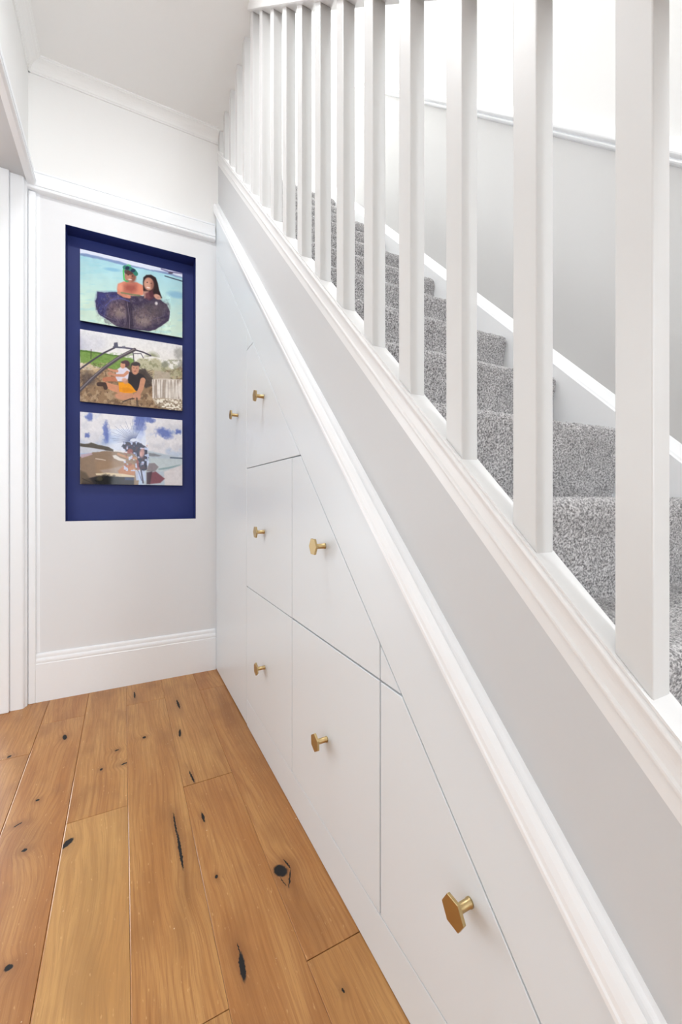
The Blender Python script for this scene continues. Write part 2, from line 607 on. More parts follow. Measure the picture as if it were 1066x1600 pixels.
# skirting on the end wall
sk = [(0, 0), (-.016, 0), (-.016, .162), (-.014, .164), (-.014, .168)] + curve((-.015, .170), (-.015, .184), (-.009, .186), 4) + \
    [(-.009, .192)] + curve((-.009, .194), (-.009, .203), (-.003, .206), 3) + [(0, .206)]
bb = sweep('baseboard_end', sk, [lambda a, b: (-.332, YW + a, b), lambda a, b: (XC - .001, YW + a, b)], M_GLOSS)
struct(bb, 'tall white moulded skirting board below the blue niche')

# ------------------------------------------------------------------ grey spandrel wall under the string
def wz(w_, y):
    return H + w_ + TANP * y


W_CAP_LO, W_CAP_HI = -0.449, -0.392
W_M_LO, W_M_HI = -0.738, -0.668
YN = -0.32
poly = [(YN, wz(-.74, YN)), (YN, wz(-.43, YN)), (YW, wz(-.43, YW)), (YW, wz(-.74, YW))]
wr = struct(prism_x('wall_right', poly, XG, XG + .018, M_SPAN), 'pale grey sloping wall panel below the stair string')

mp = [(XC - .0005, -.716), (.4090, -.716), (.4068, -.7135), (.4068, -.7065), (.4085, -.7035), (.4082, -.694), (.4105, -.682), (.4145, -.673), (.4160, -.671)] + \
    curve((.4165, -.6725), (.4205, -.6745), (.4255, -.671), 4) + curve((.4285, -.669), (.4305, -.668), (XG, -.667), 3) + [(XG + .001, -.716)]
tr = sweep('trim_6', mp, [pitch(-.13), pitch(YW - .001)], M_GLOSS)
struct(tr, 'white sloping moulding between cupboard fronts and grey wall panel')

# ------------------------------------------------------------------ cupboards under the stairs
SA, SB = -0.036, 0.99          # seam of the doors: z = SA + SB * y


def seam(y):
    return SA + SB * y


def sy(z):
    return (z - SA) / SB


YA0, YB0, YC0 = 1.583, 1.098, 0.645     # column seams
ZR1, ZR2, ZP = 0.988, 0.535, 0.100
ZTRI = 1.443
G = 0.0016                               # half a gap


def inset(poly, d):
    n = len(poly)
    area_ = sum(poly[i][0] * poly[(i + 1) % n][1] - poly[(i + 1) % n][0] * poly[i][1] for i in range(n))
    sgn = 1 if area_ > 0 else -1
    L = []
    for i in range(n):
        (xa, ya), (xb, yb) = poly[i], poly[(i + 1) % n]
        dx, dy = xb - xa, yb - ya
        l = math.hypot(dx, dy)
        nx, ny = -dy / l * sgn, dx / l * sgn
        L.append((nx, ny, nx * xa + ny * ya + d))
    out = []
    for i in range(n):
        a, b = L[i - 1], L[i]
        det = a[0] * b[1] - a[1] * b[0]
        out.append(((a[2] * b[1] - a[1] * b[2]) / det, (a[0] * b[2] - a[2] * b[0]) / det))
    return out


def knob_mesh():
    bm = bmesh.new()
    R, x0, x1 = 0.0208, -0.0325, -0.0275
    a = [bm.verts.new((x0, R * math.cos(k * PI / 3), R * math.sin(k * PI / 3))) for k in range(6)]
    b = [bm.verts.new((x1, R * math.cos(k * PI / 3), R * math.sin(k * PI / 3))) for k in range(6)]
    bm.faces.new(a)
    bm.faces.new(b[::-1])
    for k in range(6):
        bm.faces.new((a[k], b[k], b[(k + 1) % 6], a[(k + 1) % 6]))
    bmesh.ops.recalc_face_normals(bm, faces=bm.faces)
    bmesh.ops.bevel(bm, geom=list(bm.edges), offset=0.0006, segments=1, profile=.5, affect='EDGES')
    n = 20
    rings = [(-0.0275, .0062), (-0.0035, .0060), (-.0030, .0068), (0.0005, .0068)]
    prev = None
    for x, r_ in rings:
        cur = [bm.verts.new((x, r_ * math.cos(2 * PI * k / n), r_ * math.sin(2 * PI * k / n))) for k in range(n)]
        if prev:
            for k in range(n):
                f = bm.faces.new((prev[k], prev[(k + 1) % n], cur[(k + 1) % n], cur[k]))
                f.smooth = True
        prev = cur
    bm.faces.new(prev)
    bmesh.ops.recalc_face_normals(bm, faces=bm.faces)
    me = bpy.data.meshes.new('knob')
    bm.to_mesh(me)
    bm.free()
    me.materials.append(M_BRASS)
    return me


KNOB = knob_mesh()


def knob(parent, y, z, deg):
    o = bpy.data.objects.new('knob', KNOB)
    C.objects.link(o)
    o.parent = parent
    o.location = (XC, y, z)
    o.rotation_euler = (math.radians(deg), 0, 0)
    o['label'] = 'brushed brass hexagonal knob'
    return o


def front(name, poly, parent, gap=G):
    return prism_x(name, inset(poly, gap), XC, XC + .018, M_CAB, parent, .0009)


def carcass(poly, parent):
    p = inset(poly, .004)
    return prism_x('carcass', p, XC + .0185, XC + .10, M_DARK, parent)


def cupboard(name, label):
    return thing(name, label, 'cupboard', (0, 0, 0), 'cupboards under the stairs')


ta = cupboard('tall_cupboard', 'narrow tall white cupboard door against the end wall with one brass knob')
PA = [(YA0, 0.004), (YW - .018, 0.004), (YW - .018, seam(YW - .018)), (YA0, seam(YA0))]
d = front('door', PA, ta, .0012)
knob(d, 1.719, 1.217, 12)
carcass(PA, ta)

tb = cupboard('drawer_cupboard', 'white under-stair cupboard with three drawer fronts, second from the end wall')
PB1 = [(sy(ZR1), ZR1), (YA0, ZR1), (YA0, ZTRI), (sy(ZTRI), ZTRI)]
d = front('drawer', PB1, tb, .0013)
knob(d, 1.364, 1.217, 16)
d = front('drawer', [(YB0, ZR2), (YA0, ZR2), (YA0, ZR1), (YB0, ZR1)], tb, .0013)
knob(d, 1.357, .760, 0)
d = front('drawer', [(YB0, ZP), (YA0, ZP), (YA0, ZR2), (YB0, ZR2)], tb, .0013)
knob(d, 1.350, .306, 22)
front('filler_panel', [(sy(ZTRI), ZTRI), (YA0, ZTRI), (YA0, seam(YA0))], tb, .001)
carcass([(YB0, ZP), (YA0, ZP), (YA0, seam(YA0)), (YB0, seam(YB0))], tb)

tc = cupboard('drawer_cupboard', 'white under-stair cupboard with two wide drawer fronts, third from the end wall')
d = front('drawer', [(YC0, ZR2), (YB0, ZR2), (YB0, ZR1), (sy(ZR1), ZR1), (YC0, seam(YC0))], tc, .0019)
knob(d, .881, .760, 0)
d = front('drawer', [(YC0, ZP), (YB0, ZP), (YB0, ZR2), (YC0, ZR2)], tc, .0020)
knob(d, .871, .311, 27)
carcass([(YC0, ZP), (YB0, ZP), (YB0, seam(YB0)), (YC0, seam(YC0))], tc)

td = cupboard('corner_cupboard', 'white triangular under-stair cupboard nearest the viewer with one large knob')
d = front('door', [(sy(ZP), ZP), (YC0, ZP), (YC0, ZR2), (sy(ZR2), ZR2)], td, .0022)
knob(d, .420, .319, 0)
front('filler_panel', [(sy(ZR2), ZR2), (YC0, ZR2), (YC0, seam(YC0))], td)
carcass([(sy(ZP), ZP), (YC0, ZP), (YC0, seam(YC0))], td)

pl = prism_x('plinth', [(sy(.0) - .0, 0.002), (YA0 - .002, 0.002), (YA0 - .002, ZP - .0006), (sy(ZP), ZP - .0006)], XC + .0003, XC + .018, M_CAB, None,
             .0005)
tag(pl, 'long low white plinth board between the oak floor and the cupboard fronts', 'plinth')
yb = YW - .018
sp_ = prism_x('sloped_panel', inset([(-.155, .001), (sy(0), .001), (yb, seam(yb)), (yb, wz(-.714, yb))], .0010),
              XC, XC + .0135, M_CAB, None, .0005)
tag(sp_, 'long white sloping panel between cupboard doors and moulding under the stairs', 'panel')

# ------------------------------------------------------------------ balustrade
bal = thing('balustrade', 'white painted stair balustrade of square spindles on a moulded string capping', 'balustrade')
cp = [(XS, -.47), (XG - .0005, -.47), (XG - .0005, -.4455)] + curve((.432, -.446), (.4290, -.4455), (.4295, -.439), 4) + \
    curve((.4315, -.435), (.4325, -.416), (.4290, -.409), 5) + curve((.4275, -.407), (.4262, -.403), (.4285, -.400), 3) + \
    [(.4305, -.398), (.4302, -.3955), (.4285, -.394), (.4285, -.392), (XS, -.392)]
o = sweep('string_capping', cp, [pitch(YN), pitch(YW - .001)], M_CAP, bal)
BX0, BX1, BT = .4335, .4640, .0340
WH = .298
b0 = .205
for k in range(0, 17):
    y = b0 + .1219 * k
    ya, yb_ = y, y + BT
    if yb_ > YW:
        break
    top = min(wz(WH + .004, ya), ZC + .0) if ya > 1.55 else wz(WH + .004, ya)
    topb = min(wz(WH + .004, yb_), ZC + .0) if ya > 1.55 else wz(WH + .004, yb_)
    bm = bmesh.new()
    jx = random.uniform(-.0006, .0006)
    P = [(ya, wz(-.3925, ya)), (yb_, wz(-.3925, yb_)), (yb_, topb), (ya, top)]
    bm_prism_x(bm, P, BX0 + jx, BX1 + jx)
    from_bm('baluster', bm, M_BAL, bal, .0016, seg=2)
hp = [(.424, WH), (.470, WH)] + curve((.474, WH + .002), (.479, WH + .030), (.468, WH + .055), 5) + \
    curve((.460, WH + .066), (.447, WH + .070), (.434, WH + .066), 4) + curve((.426, WH + .055), (.415, WH + .030), (.420, WH + .002), 5)
sweep('handrail', hp, [pitch(YN), pitch(1.574)], M_CAP, bal)

# ------------------------------------------------------------------ staircase
st = thing('staircase', 'white staircase with grey carpet rising behind the balustrade', 'staircase')
KLO, KHI = -4, 9
for k in range(KLO, KHI + 1):
    y, z = NY0 + GO * k, NZ0 + RISE * k
    bm = bmesh.new()
    bm_box(bm, XS + .002, XR + .003, y + .030, y + GO + .040, z - .034, z - .012)
    bm_box(bm, XS + .002, XR + .003, y + .030, y + .044, z - RISE - .012, z - .034)
    from_bm('step', bm, M_GLOSS, st)
# outer string inside face
prism_x('outer_string', [(YN, wz(-.80, YN)), (YN, wz(-.47, YN)), (YW + .2, wz(-.47, YW + .2)), (YW + .2, wz(-.80, YW + .2))], XG + .0185, XS + .002, M_GLOSS, st)
wp = [(XR, -.80), (XR, -.4385), (XR + .004, -.4345)] + curve((XR + .006, -.428), (XR + .016, -.412), (XW - .002, -.398), 4) + [(XW - .0006, -.397), (XW - .0006, -.80)]
sweep('wall_string', wp, [pitch(YN), pitch(NY0 + GO * KHI + .06)], M_GLOSS, st)


def carpet():
    ds = 0.0042
    P = []
    k0 = -3
    for k in range(k0, KHI + 1):
        y, z = NY0 + GO * k, NZ0 + RISE * k
        seg = [(y + .024, z - RISE + .002), (y + .016, z - RISE + .06), (y + .011, z - .07), (y + .003, z - .045), (y, z - .026),
               (y + .002, z - .012), (y + .009, z - .003), (y + .020, z), (y + .05, z + .0), (y + GO + .022, z)]
        if k == KHI:
            seg[-1] = (y + .30, z)
        P += seg if not P else seg[0:]
    P = np.array(P)
    L = np.concatenate([[0], np.cumsum(np.hypot(*np.diff(P, axis=0).T))])
    n = int(L[-1] / ds)
    t = np.linspace(0, L[-1], n)
    Y = np.interp(t, L, P[:, 0])
    Z = np.interp(t, L, P[:, 1])
    for _ in range(2):
        Y[1:-1] = (Y[:-2] + 2 * Y[1:-1] + Y[2:]) / 4
        Z[1:-1] = (Z[:-2] + 2 * Z[1:-1] + Z[2:]) / 4
    ty, tz = np.gradient(Y), np.gradient(Z)
    l = np.hypot(ty, tz) + 1e-9
    ny, nz = -tz / l, ty / l
    x0, x1 = XS + .003, XR - .001
    m = int((x1 - x0) / .0042)
    X = np.linspace(x0, x1, m)
    rng = np.random.default_rng(3)
    disp = rng.normal(0, .0010, (n, m))
    # soft unevenness of the laid carpet
    lump = rng.normal(0, 1, (n // 12 + 2, m // 12 + 2))
    gi, gj = np.linspace(0, lump.shape[0] - 1.001, n), np.linspace(0, lump.shape[1] - 1.001, m)
    i0, j0 = gi.astype(int), gj.astype(int)
    fi, fj = (gi - i0)[:, None], (gj - j0)[None]
    lp = lump[i0][:, j0] * (1 - fi) * (1 - fj) + lump[i0 + 1][:, j0] * fi * (1 - fj) + lump[i0][:, j0 + 1] * (1 - fi) * fj + lump[i0 + 1][:, j0 + 1] * fi * fj
    disp += lp * .0010
    e = np.clip((X - (x1 - .016)) / .016, 0, 1)
    edge = -.013 * (1 - np.sqrt(np.clip(1 - e ** 2, 0, 1)))
    disp += edge[None]
    jx = rng.normal(0, .0008, (n, m))
    jx[:, 0] = 0
    jx[:, -1] = 0
    co = np.empty((n, m, 3), np.float32)
    co[..., 0] = X[None] + jx
    co[..., 1] = Y[:, None] + ny[:, None] * disp
    co[..., 2] = Z[:, None] + nz[:, None] * disp
    idx = np.arange(n * m).reshape(n, m)
    q = np.stack([idx[:-1, :-1], idx[:-1, 1:], idx[1:, 1:], idx[1:, :-1]], -1).reshape(-1, 4)
    me = bpy.data.meshes.new('carpet')
    me.vertices.add(n * m)
    me.vertices.foreach_set('co', co.ravel())
    me.loops.add(q.size)
    me.loops.foreach_set('vertex_index', q.ravel().astype(np.int32))
    me.polygons.add(len(q))
    me.polygons.foreach_set('loop_start', np.arange(0, q.size, 4, dtype=np.int32))
    me.update(calc_edges=True)
    me.polygons.foreach_set('use_smooth', np.ones(len(q), bool))
    o = link('carpet', me, M_CARPET, st)
    o['label'] = 'mottled grey twist-pile stair carpet'


carpet()

# ------------------------------------------------------------------ stair wall, dado rail, upper shell
WD = .352          # dado height above the pitch plane
bm = bmesh.new()
YT = NY0 + GO * KHI
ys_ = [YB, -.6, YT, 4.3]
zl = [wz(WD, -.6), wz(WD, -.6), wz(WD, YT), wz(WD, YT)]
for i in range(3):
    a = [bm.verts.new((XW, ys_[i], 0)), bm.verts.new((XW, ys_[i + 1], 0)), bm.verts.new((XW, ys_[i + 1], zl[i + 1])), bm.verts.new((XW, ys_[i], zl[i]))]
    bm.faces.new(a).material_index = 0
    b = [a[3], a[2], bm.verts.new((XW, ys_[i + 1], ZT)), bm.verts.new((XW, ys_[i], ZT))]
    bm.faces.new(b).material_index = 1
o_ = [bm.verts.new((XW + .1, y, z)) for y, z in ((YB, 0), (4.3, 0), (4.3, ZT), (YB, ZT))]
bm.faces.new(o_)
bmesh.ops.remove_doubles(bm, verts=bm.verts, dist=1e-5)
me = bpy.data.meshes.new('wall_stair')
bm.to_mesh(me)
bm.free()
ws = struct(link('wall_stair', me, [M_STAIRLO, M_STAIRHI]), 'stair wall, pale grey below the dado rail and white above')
dp = [(XW + .001, .314), (XW - .006, .315), (XW - .013, .318), (XW - .016, .323), (XW - .016, .327), (XW - .012, .330)] + \
    curve((XW - .012, .331), (XW - .026, .334), (XW - .026, .346), 4) + curve((XW - .026, .350), (XW - .024, .362), (XW - .014, .364), 4) + \
    [(XW - .014, .369), (XW - .010, .371), (XW - .007, .388), (XW + .001, .390)]
dr = sweep('trim_7', dp, [pitch(-.6), pitch(YT)], M_GLOSS)
struct(dr, 'white moulded dado rail climbing the stair wall')

struct(box('wall_front', -.52, .56, YB - .12, YB, 2.12, ZT, M_WHITE), 'wall over the front door behind the viewer')
struct(box('wall_front_upper', .56, XW + .1, YB - .12, YB, 2.72, ZT, M_WHITE), 'wall over the added hall window behind the viewer')
struct(box('wall_landing', -.7, XW + .1, 4.3, 4.4, ZU - .2, ZT, M_WHITE), 'far wall of the upstairs landing')
struct(box('wall_upper', -.8, -.7, YB, 4.4, ZU - .2, ZT, M_WHITE), 'left wall of the upstairs landing')
struct(box('wall_upper_front', -.7, XW, -1.2, -1.1, ZC, ZT, M_WHITE), 'upstairs wall above the foot of the stairs')
struct(box('floor_landing', -.7, XW, YT + .032, 4.3, ZU - .2, ZU - .012, M_WHITE), 'landing floor at the head of the stairs')
bm = bmesh.new()
bm_box(bm, -.7, .42, -1.2, 4.3, ZT, ZT + .1)
bm_box(bm, .42, XW, -1.2, .35, ZT, ZT + .1)
bm_box(bm, .42, XW, 3.95, 4.3, ZT, ZT + .1)
struct(from_bm('ceiling_landing', bm, M_WHITE), 'ceiling over the stairwell with a roof light')

# side room with a garden door, seen only by its light
bm = bmesh.new()
bm_box(bm, -3.3, -3.2, YB, 1.2, 0, ZC)
bm_box(bm, -3.3, -3.2, 2.2, 4.7, 0, ZC)
bm_box(bm, -3.3, -3.2, 1.2, 2.2, 0, .7)
bm_box(bm, -3.3, -3.2, 1.2, 2.2, 2.3, ZC)
bm_box(bm, -3.2, -2.96, 4.6, 4.7, 0, ZC)
bm_box(bm, -1.04, -.475, 4.6, 4.7, 0, ZC)
bm_box(bm, -2.96, -1.04, 4.6, 4.7, 2.22, ZC)
bm_box(bm, -.475, -.45, YW + .111, 4.7, 0, ZC)
bm_box(bm, -3.2, -.52, YB - .1, YB, 0, .58)
bm_box(bm, -3.2, -.52, YB - .1, YB, 2.32, ZC)
bm_box(bm, -3.2, -2.82, YB - .1, YB, .58, 2.32)
bm_box(bm, -.68, -.52, YB - .1, YB, .58, 2.32)
bm_box(bm, -3.3, -.475, YW + .111, 4.7, ZC, ZU)
struct(from_bm('wall_side_room', bm, M_WHITE), 'walls of the room beyond the left opening')
struct(box('floor_side_room', -3.2, -.475, YW + .001, 4.7, -.04, 0, M_OILED_EDGE), 'floor of the room beyond the left opening')

# front door behind the camera, whose glass shines back from the prints
dr1 = bpy.data.objects.new('door_1', None)
C.objects.link(dr1)
struct(dr1, 'white glazed front door behind the viewer')


def glazed(x0, x1, z0, z1, gx0, gx1, gz0, gz1, nm):
    bm = bmesh.new()
    bm_box(bm, x0, gx0, YB - .06, YB - .015, z0, z1)
    bm_box(bm, gx1, x1, YB - .06, YB - .015, z0, z1)
    bm_box(bm, gx0, gx1, YB - .06, YB - .015, z0, gz0)
    bm_box(bm, gx0, gx1, YB - .06, YB - .015, gz1, z1)
    from_bm(nm, bm, M_FRAME, dr1)


glazed(-.52, .56, 0, 2.12, -.16, .33, 1.02, 2.02, 'door_leaf')
glazed(.56, XW, 0, 2.72, .89, 1.23, .45, 2.55, 'fill_window_frame')  # hall window added for its light

# ------------------------------------------------------------------ prints in the niche


def vnoise(X, Y, sc, seed):
    rng = np.random.default_rng(seed)
    g = rng.random((256, 256))
    x, y = X / sc, Y / sc
    xi, yi = np.floor(x).astype(int), np.floor(y).astype(int)
    fx, fy = x - xi, y - yi
    fx, fy = fx * fx * (3 - 2 * fx), fy * fy * (3 - 2 * fy)
    G_ = lambda i, j: g[i % 256, j % 256]
    return (G_(xi, yi) * (1 - fx) + G_(xi + 1, yi) * fx) * (1 - fy) + (G_(xi, yi + 1) * (1 - fx) + G_(xi + 1, yi + 1) * fx) * fy


def fbm(X, Y, sc, seed):
    return (vnoise(X, Y, sc, seed) * .5 + vnoise(X, Y, sc / 2, seed + 1) * .3 + vnoise(X, Y, sc / 4, seed + 2) * .2)


class Paint:
    def __init__(s, X, Y):
        s.X, s.Y = X, Y
        s.im = np.zeros(X.shape + (3,))

    def put(s, a, col):
        col = np.asarray(col, float)
        a = np.clip(a, 0, 1)[..., None]
        s.im = s.im * (1 - a) + col * a

    def poly(s, pts, col, soft=6., a=1., wob=0., seed=5):
        X, Y = s.X, s.Y
        if wob:
            X = X + (fbm(s.X, s.Y, 40, seed) - .5) * wob
            Y = Y + (fbm(s.X, s.Y, 40, seed + 9) - .5) * wob
        ins = np.zeros(X.shape, bool)
        D = np.full(X.shape, 1e9)
        n = len(pts)
        for i in range(n):
            (x0, y0), (x1, y1) = pts[i], pts[(i + 1) % n]
            dx, dy = x1 - x0, y1 - y0
            t = np.clip(((X - x0) * dx + (Y - y0) * dy) / (dx * dx + dy * dy + 1e-9), 0, 1)
            D = np.minimum(D, np.hypot(X - x0 - t * dx, Y - y0 - t * dy))
            if y0 != y1:
                c = ((y0 > Y) != (y1 > Y)) & (X < (x1 - x0) * (Y - y0) / (y1 - y0) + x0)
                ins ^= c
        sd = np.where(ins, -D, D)
        s.put(np.clip(.5 - sd / soft, 0, 1) * a, col)

    def ell(s, cx, cy, rx, ry, col, a=1., soft=.25, deg=0., wob=0.):
        c_, s_ = math.cos(math.radians(deg)), math.sin(math.radians(deg))
        X, Y = s.X - cx, s.Y - cy
        if wob:
            X = X + (fbm(s.X, s.Y, 30, 8) - .5) * wob
            Y = Y + (fbm(s.X, s.Y, 30, 18) - .5) * wob
        d = np.hypot((X * c_ + Y * s_) / rx, (-X * s_ + Y * c_) / ry)
        s.put(np.clip((1 - d) / soft + .5, 0, 1) * a, col)

    def line(s, pts, wd, col, a=1., w2=None):
        w2 = wd if w2 is None else w2
        best = np.zeros(s.X.shape)
        for i in range(len(pts) - 1):
            (x0, y0), (x1, y1) = pts[i], pts[i + 1]
            dx, dy = x1 - x0, y1 - y0
            t = np.clip(((s.X - x0) * dx + (s.Y - y0) * dy) / (dx * dx + dy * dy + 1e-9), 0, 1)
            D = np.hypot(s.X - x0 - t * dx, s.Y - y0 - t * dy)
            u = (i + t) / (len(pts) - 1)
            hw = (wd * (1 - u) + w2 * u) / 2
            best = np.maximum(best, np.clip((hw - D) / 4 + .5, 0, 1))
        s.put(best * a, col)

    def mottle(s, amt, sc, seed, mask=None):
        f = 1 + (fbm(s.X, s.Y, sc, seed) - .5) * amt
        if mask is not None:
            f = 1 + (f - 1) * mask
        s.im = s.im * f[..., None]


def art_sea(p):
    X, Y = p.X, p.Y
    hy = 92 + (X - 88) * .222                       # far shore
    t = np.clip((Y - hy) / 420, 0, 1)[..., None]
    p.im[:] = np.array((170, 216, 228)) * (1 - t) + np.array((204, 228, 212)) * t
    p.mottle(.10, 120, 3)
    p.put(np.clip((fbm(X * .6, Y * 2.2, 60, 11) - .55) * 5, 0, 1) * .35, (150, 208, 220))
    p.put(np.clip((hy - Y) / 6 + .5, 0, 1), (222, 228, 244))
    p.poly([(88, 84), (160, 92), (300, 126), (420, 150), (520, 182), (700, 224), (830, 240), (980, 288), (980, 296), (800, 252), (600, 212), (480, 190), (300, 146), (88, 104)],
           (118, 142, 186), 10, .9, 8)
    p.ell(370, 226, 70, 15, (126, 184, 214), .7, .8, 8)
    p.ell(935, 440, 80, 28, (128, 176, 208), .7, .8, 8)
    p.line([(830, 278), (910, 302), (980, 322)], 9, (58, 72, 92))
    p.line([(800, 218), (860, 240), (980, 256)], 14, (112, 106, 150), .8)
    p.ell(880, 252, 22, 8, (60, 50, 70), .8)
    # ray held up in front
    ray = [(236, 416), (300, 426), (380, 420), (440, 424), (520, 452), (640, 452), (770, 470), (845, 520), (876, 590), (862, 665), (810, 702), (760, 735),
           (700, 756), (600, 748), (490, 735), (400, 712), (330, 662), (250, 610), (230, 560), (220, 500), (234, 470)]
    p.poly(ray, (66, 56, 80), 7, 1, 10)
    p.poly([(240, 424), (400, 424), (470, 470), (340, 560), (300, 640), (240, 590), (226, 500)], (58, 62, 128), 40, .75, 10)
    p.ell(410, 560, 100, 85, (112, 92, 98), .75, .8, 20, 40)
    p.ell(660, 620, 130, 85, (112, 96, 96), .75, .8, -10, 40)
    p.ell(440, 600, 55, 45, (168, 150, 140), .55, .9, 0, 50)
    p.ell(640, 660, 60, 40, (165, 146, 136), .5, .9, 0, 50)
    rayin = np.clip((Y - 425) / 12, 0, 1) * ((np.hypot((X - 550) / 325, (Y - 560) / 190) < 1.0))
    p.put(np.clip((fbm(X, Y, 30, 141) - .52) * 7, 0, 1) * rayin * .30, (140, 124, 128))
    p.put(np.clip((fbm(X, Y, 22, 151) - .54) * 8, 0, 1) * rayin * .35, (44, 38, 60))
    p.put(np.clip((fbm(X * 2, Y * .8, 16, 161) - .62) * 9, 0, 1) * rayin * .14, (206, 200, 214))
    p.ell(770, 550, 80, 60, (86, 76, 84), .6, .9)
    p.ell(755, 515, 12, 14, (226, 220, 222), .9, .9)
    p.poly([(490, 500), (540, 505), (560, 740), (500, 735)], (48, 40, 58), 24, .7)
    p.line([(500, 500), (522, 640), (520, 735)], 5, (150, 130, 150), .6)
    p.line([(310, 540), (360, 490), (440, 470), (520, 500)], 10, (88, 90, 160), .6)
    for i in range(26):
        a = i / 25
        p.line([(250 + 580 * a, 600 + 40 * math.sin(a * 9)), (330 + 430 * a, 640 + 60 * math.sin(a * PI))], 3, (150, 140, 170), .25)
    rm = np.zeros(X.shape)
    # man with mask and snorkel
    p.poly([(412, 400), (420, 350), (470, 328), (585, 334), (640, 362), (654, 396), (640, 445), (560, 452), (470, 446), (420, 430)], (216, 136, 112), 10)
    p.poly([(470, 370), (500, 345), (580, 350), (590, 400), (540, 430), (480, 410)], (150, 78, 70), 50, .8)
    p.ell(620, 400, 30, 36, (224, 140, 112), .7, 1.)
    p.ell(440, 380, 24, 34, (232, 160, 134), .7, 1.)
    p.ell(528, 282, 50, 58, (168, 112, 94))
    p.ell(512, 290, 26, 40, (198, 144, 122), .7, 1.0)
    p.ell(556, 296, 22, 40, (120, 76, 66), .6, 1.0)
    p.ell(520, 240, 46, 30, (70, 48, 48), .8)
    p.line([(473, 200), (468, 240), (474, 312), (500, 330)], 12, (78, 196, 96))
    p.line([(480, 206), (520, 214), (560, 236), (578, 262)], 36, (52, 128, 110))
    p.ell(503, 212, 19, 15, (34, 46, 78), .95)
    p.ell(551, 234, 20, 15, (34, 46, 78), .95)
    p.line([(500, 188), (516, 184), (530, 192)], 8, (80, 204, 100))
    p.ell(510, 272, 8, 4, (50, 34, 34), .8)
    p.ell(548, 280, 8, 4, (50, 34, 34), .8)
    p.ell(530, 290, 7, 10, (196, 130, 106), .8)
    p.ell(526, 311, 17, 6, (236, 220, 212), .8, .6, 8)
    p.ell(500, 325, 20, 9, (90, 150, 110), .6)
    p.line([(425, 425), (470, 452), (520, 462)], 24, (206, 136, 112))
    p.line([(450, 425), (540, 440), (610, 448)], 14, (110, 128, 92), .8)
    # woman
    p.poly([(638, 330), (642, 292), (668, 270), (710, 268), (750, 292), (768, 340), (780, 400), (806, 470), (770, 470), (700, 462), (650, 462), (640, 400)], (44, 30, 34), 8)
    p.ell(690, 348, 42, 56, (186, 134, 114), 1, .2, -8)
    p.ell(676, 352, 24, 40, (214, 166, 144), .7, 1.0)
    p.ell(722, 360, 14, 40, (126, 82, 74), .6, 1.0)
    p.ell(676, 334, 8, 4, (60, 40, 40), .8)
    p.ell(710, 342, 8, 4, (60, 40, 40), .8)
    p.ell(686, 380, 17, 6, (240, 226, 218), .8, .6, 10)
    p.poly([(640, 410), (690, 410), (700, 470), (650, 470)], (222, 170, 150), 16, .8)
    p.poly([(660, 430), (720, 400), (740, 460), (700, 490), (660, 476)], (96, 52, 64), 14, .8)
    p.ell(765, 458, 34, 20, (222, 168, 146), .9, .4, 30)
    p.mottle(.26, 22, 40, np.clip((Y - 430) / 20, 0, 1) * ((X > 225) & (X < 880)))


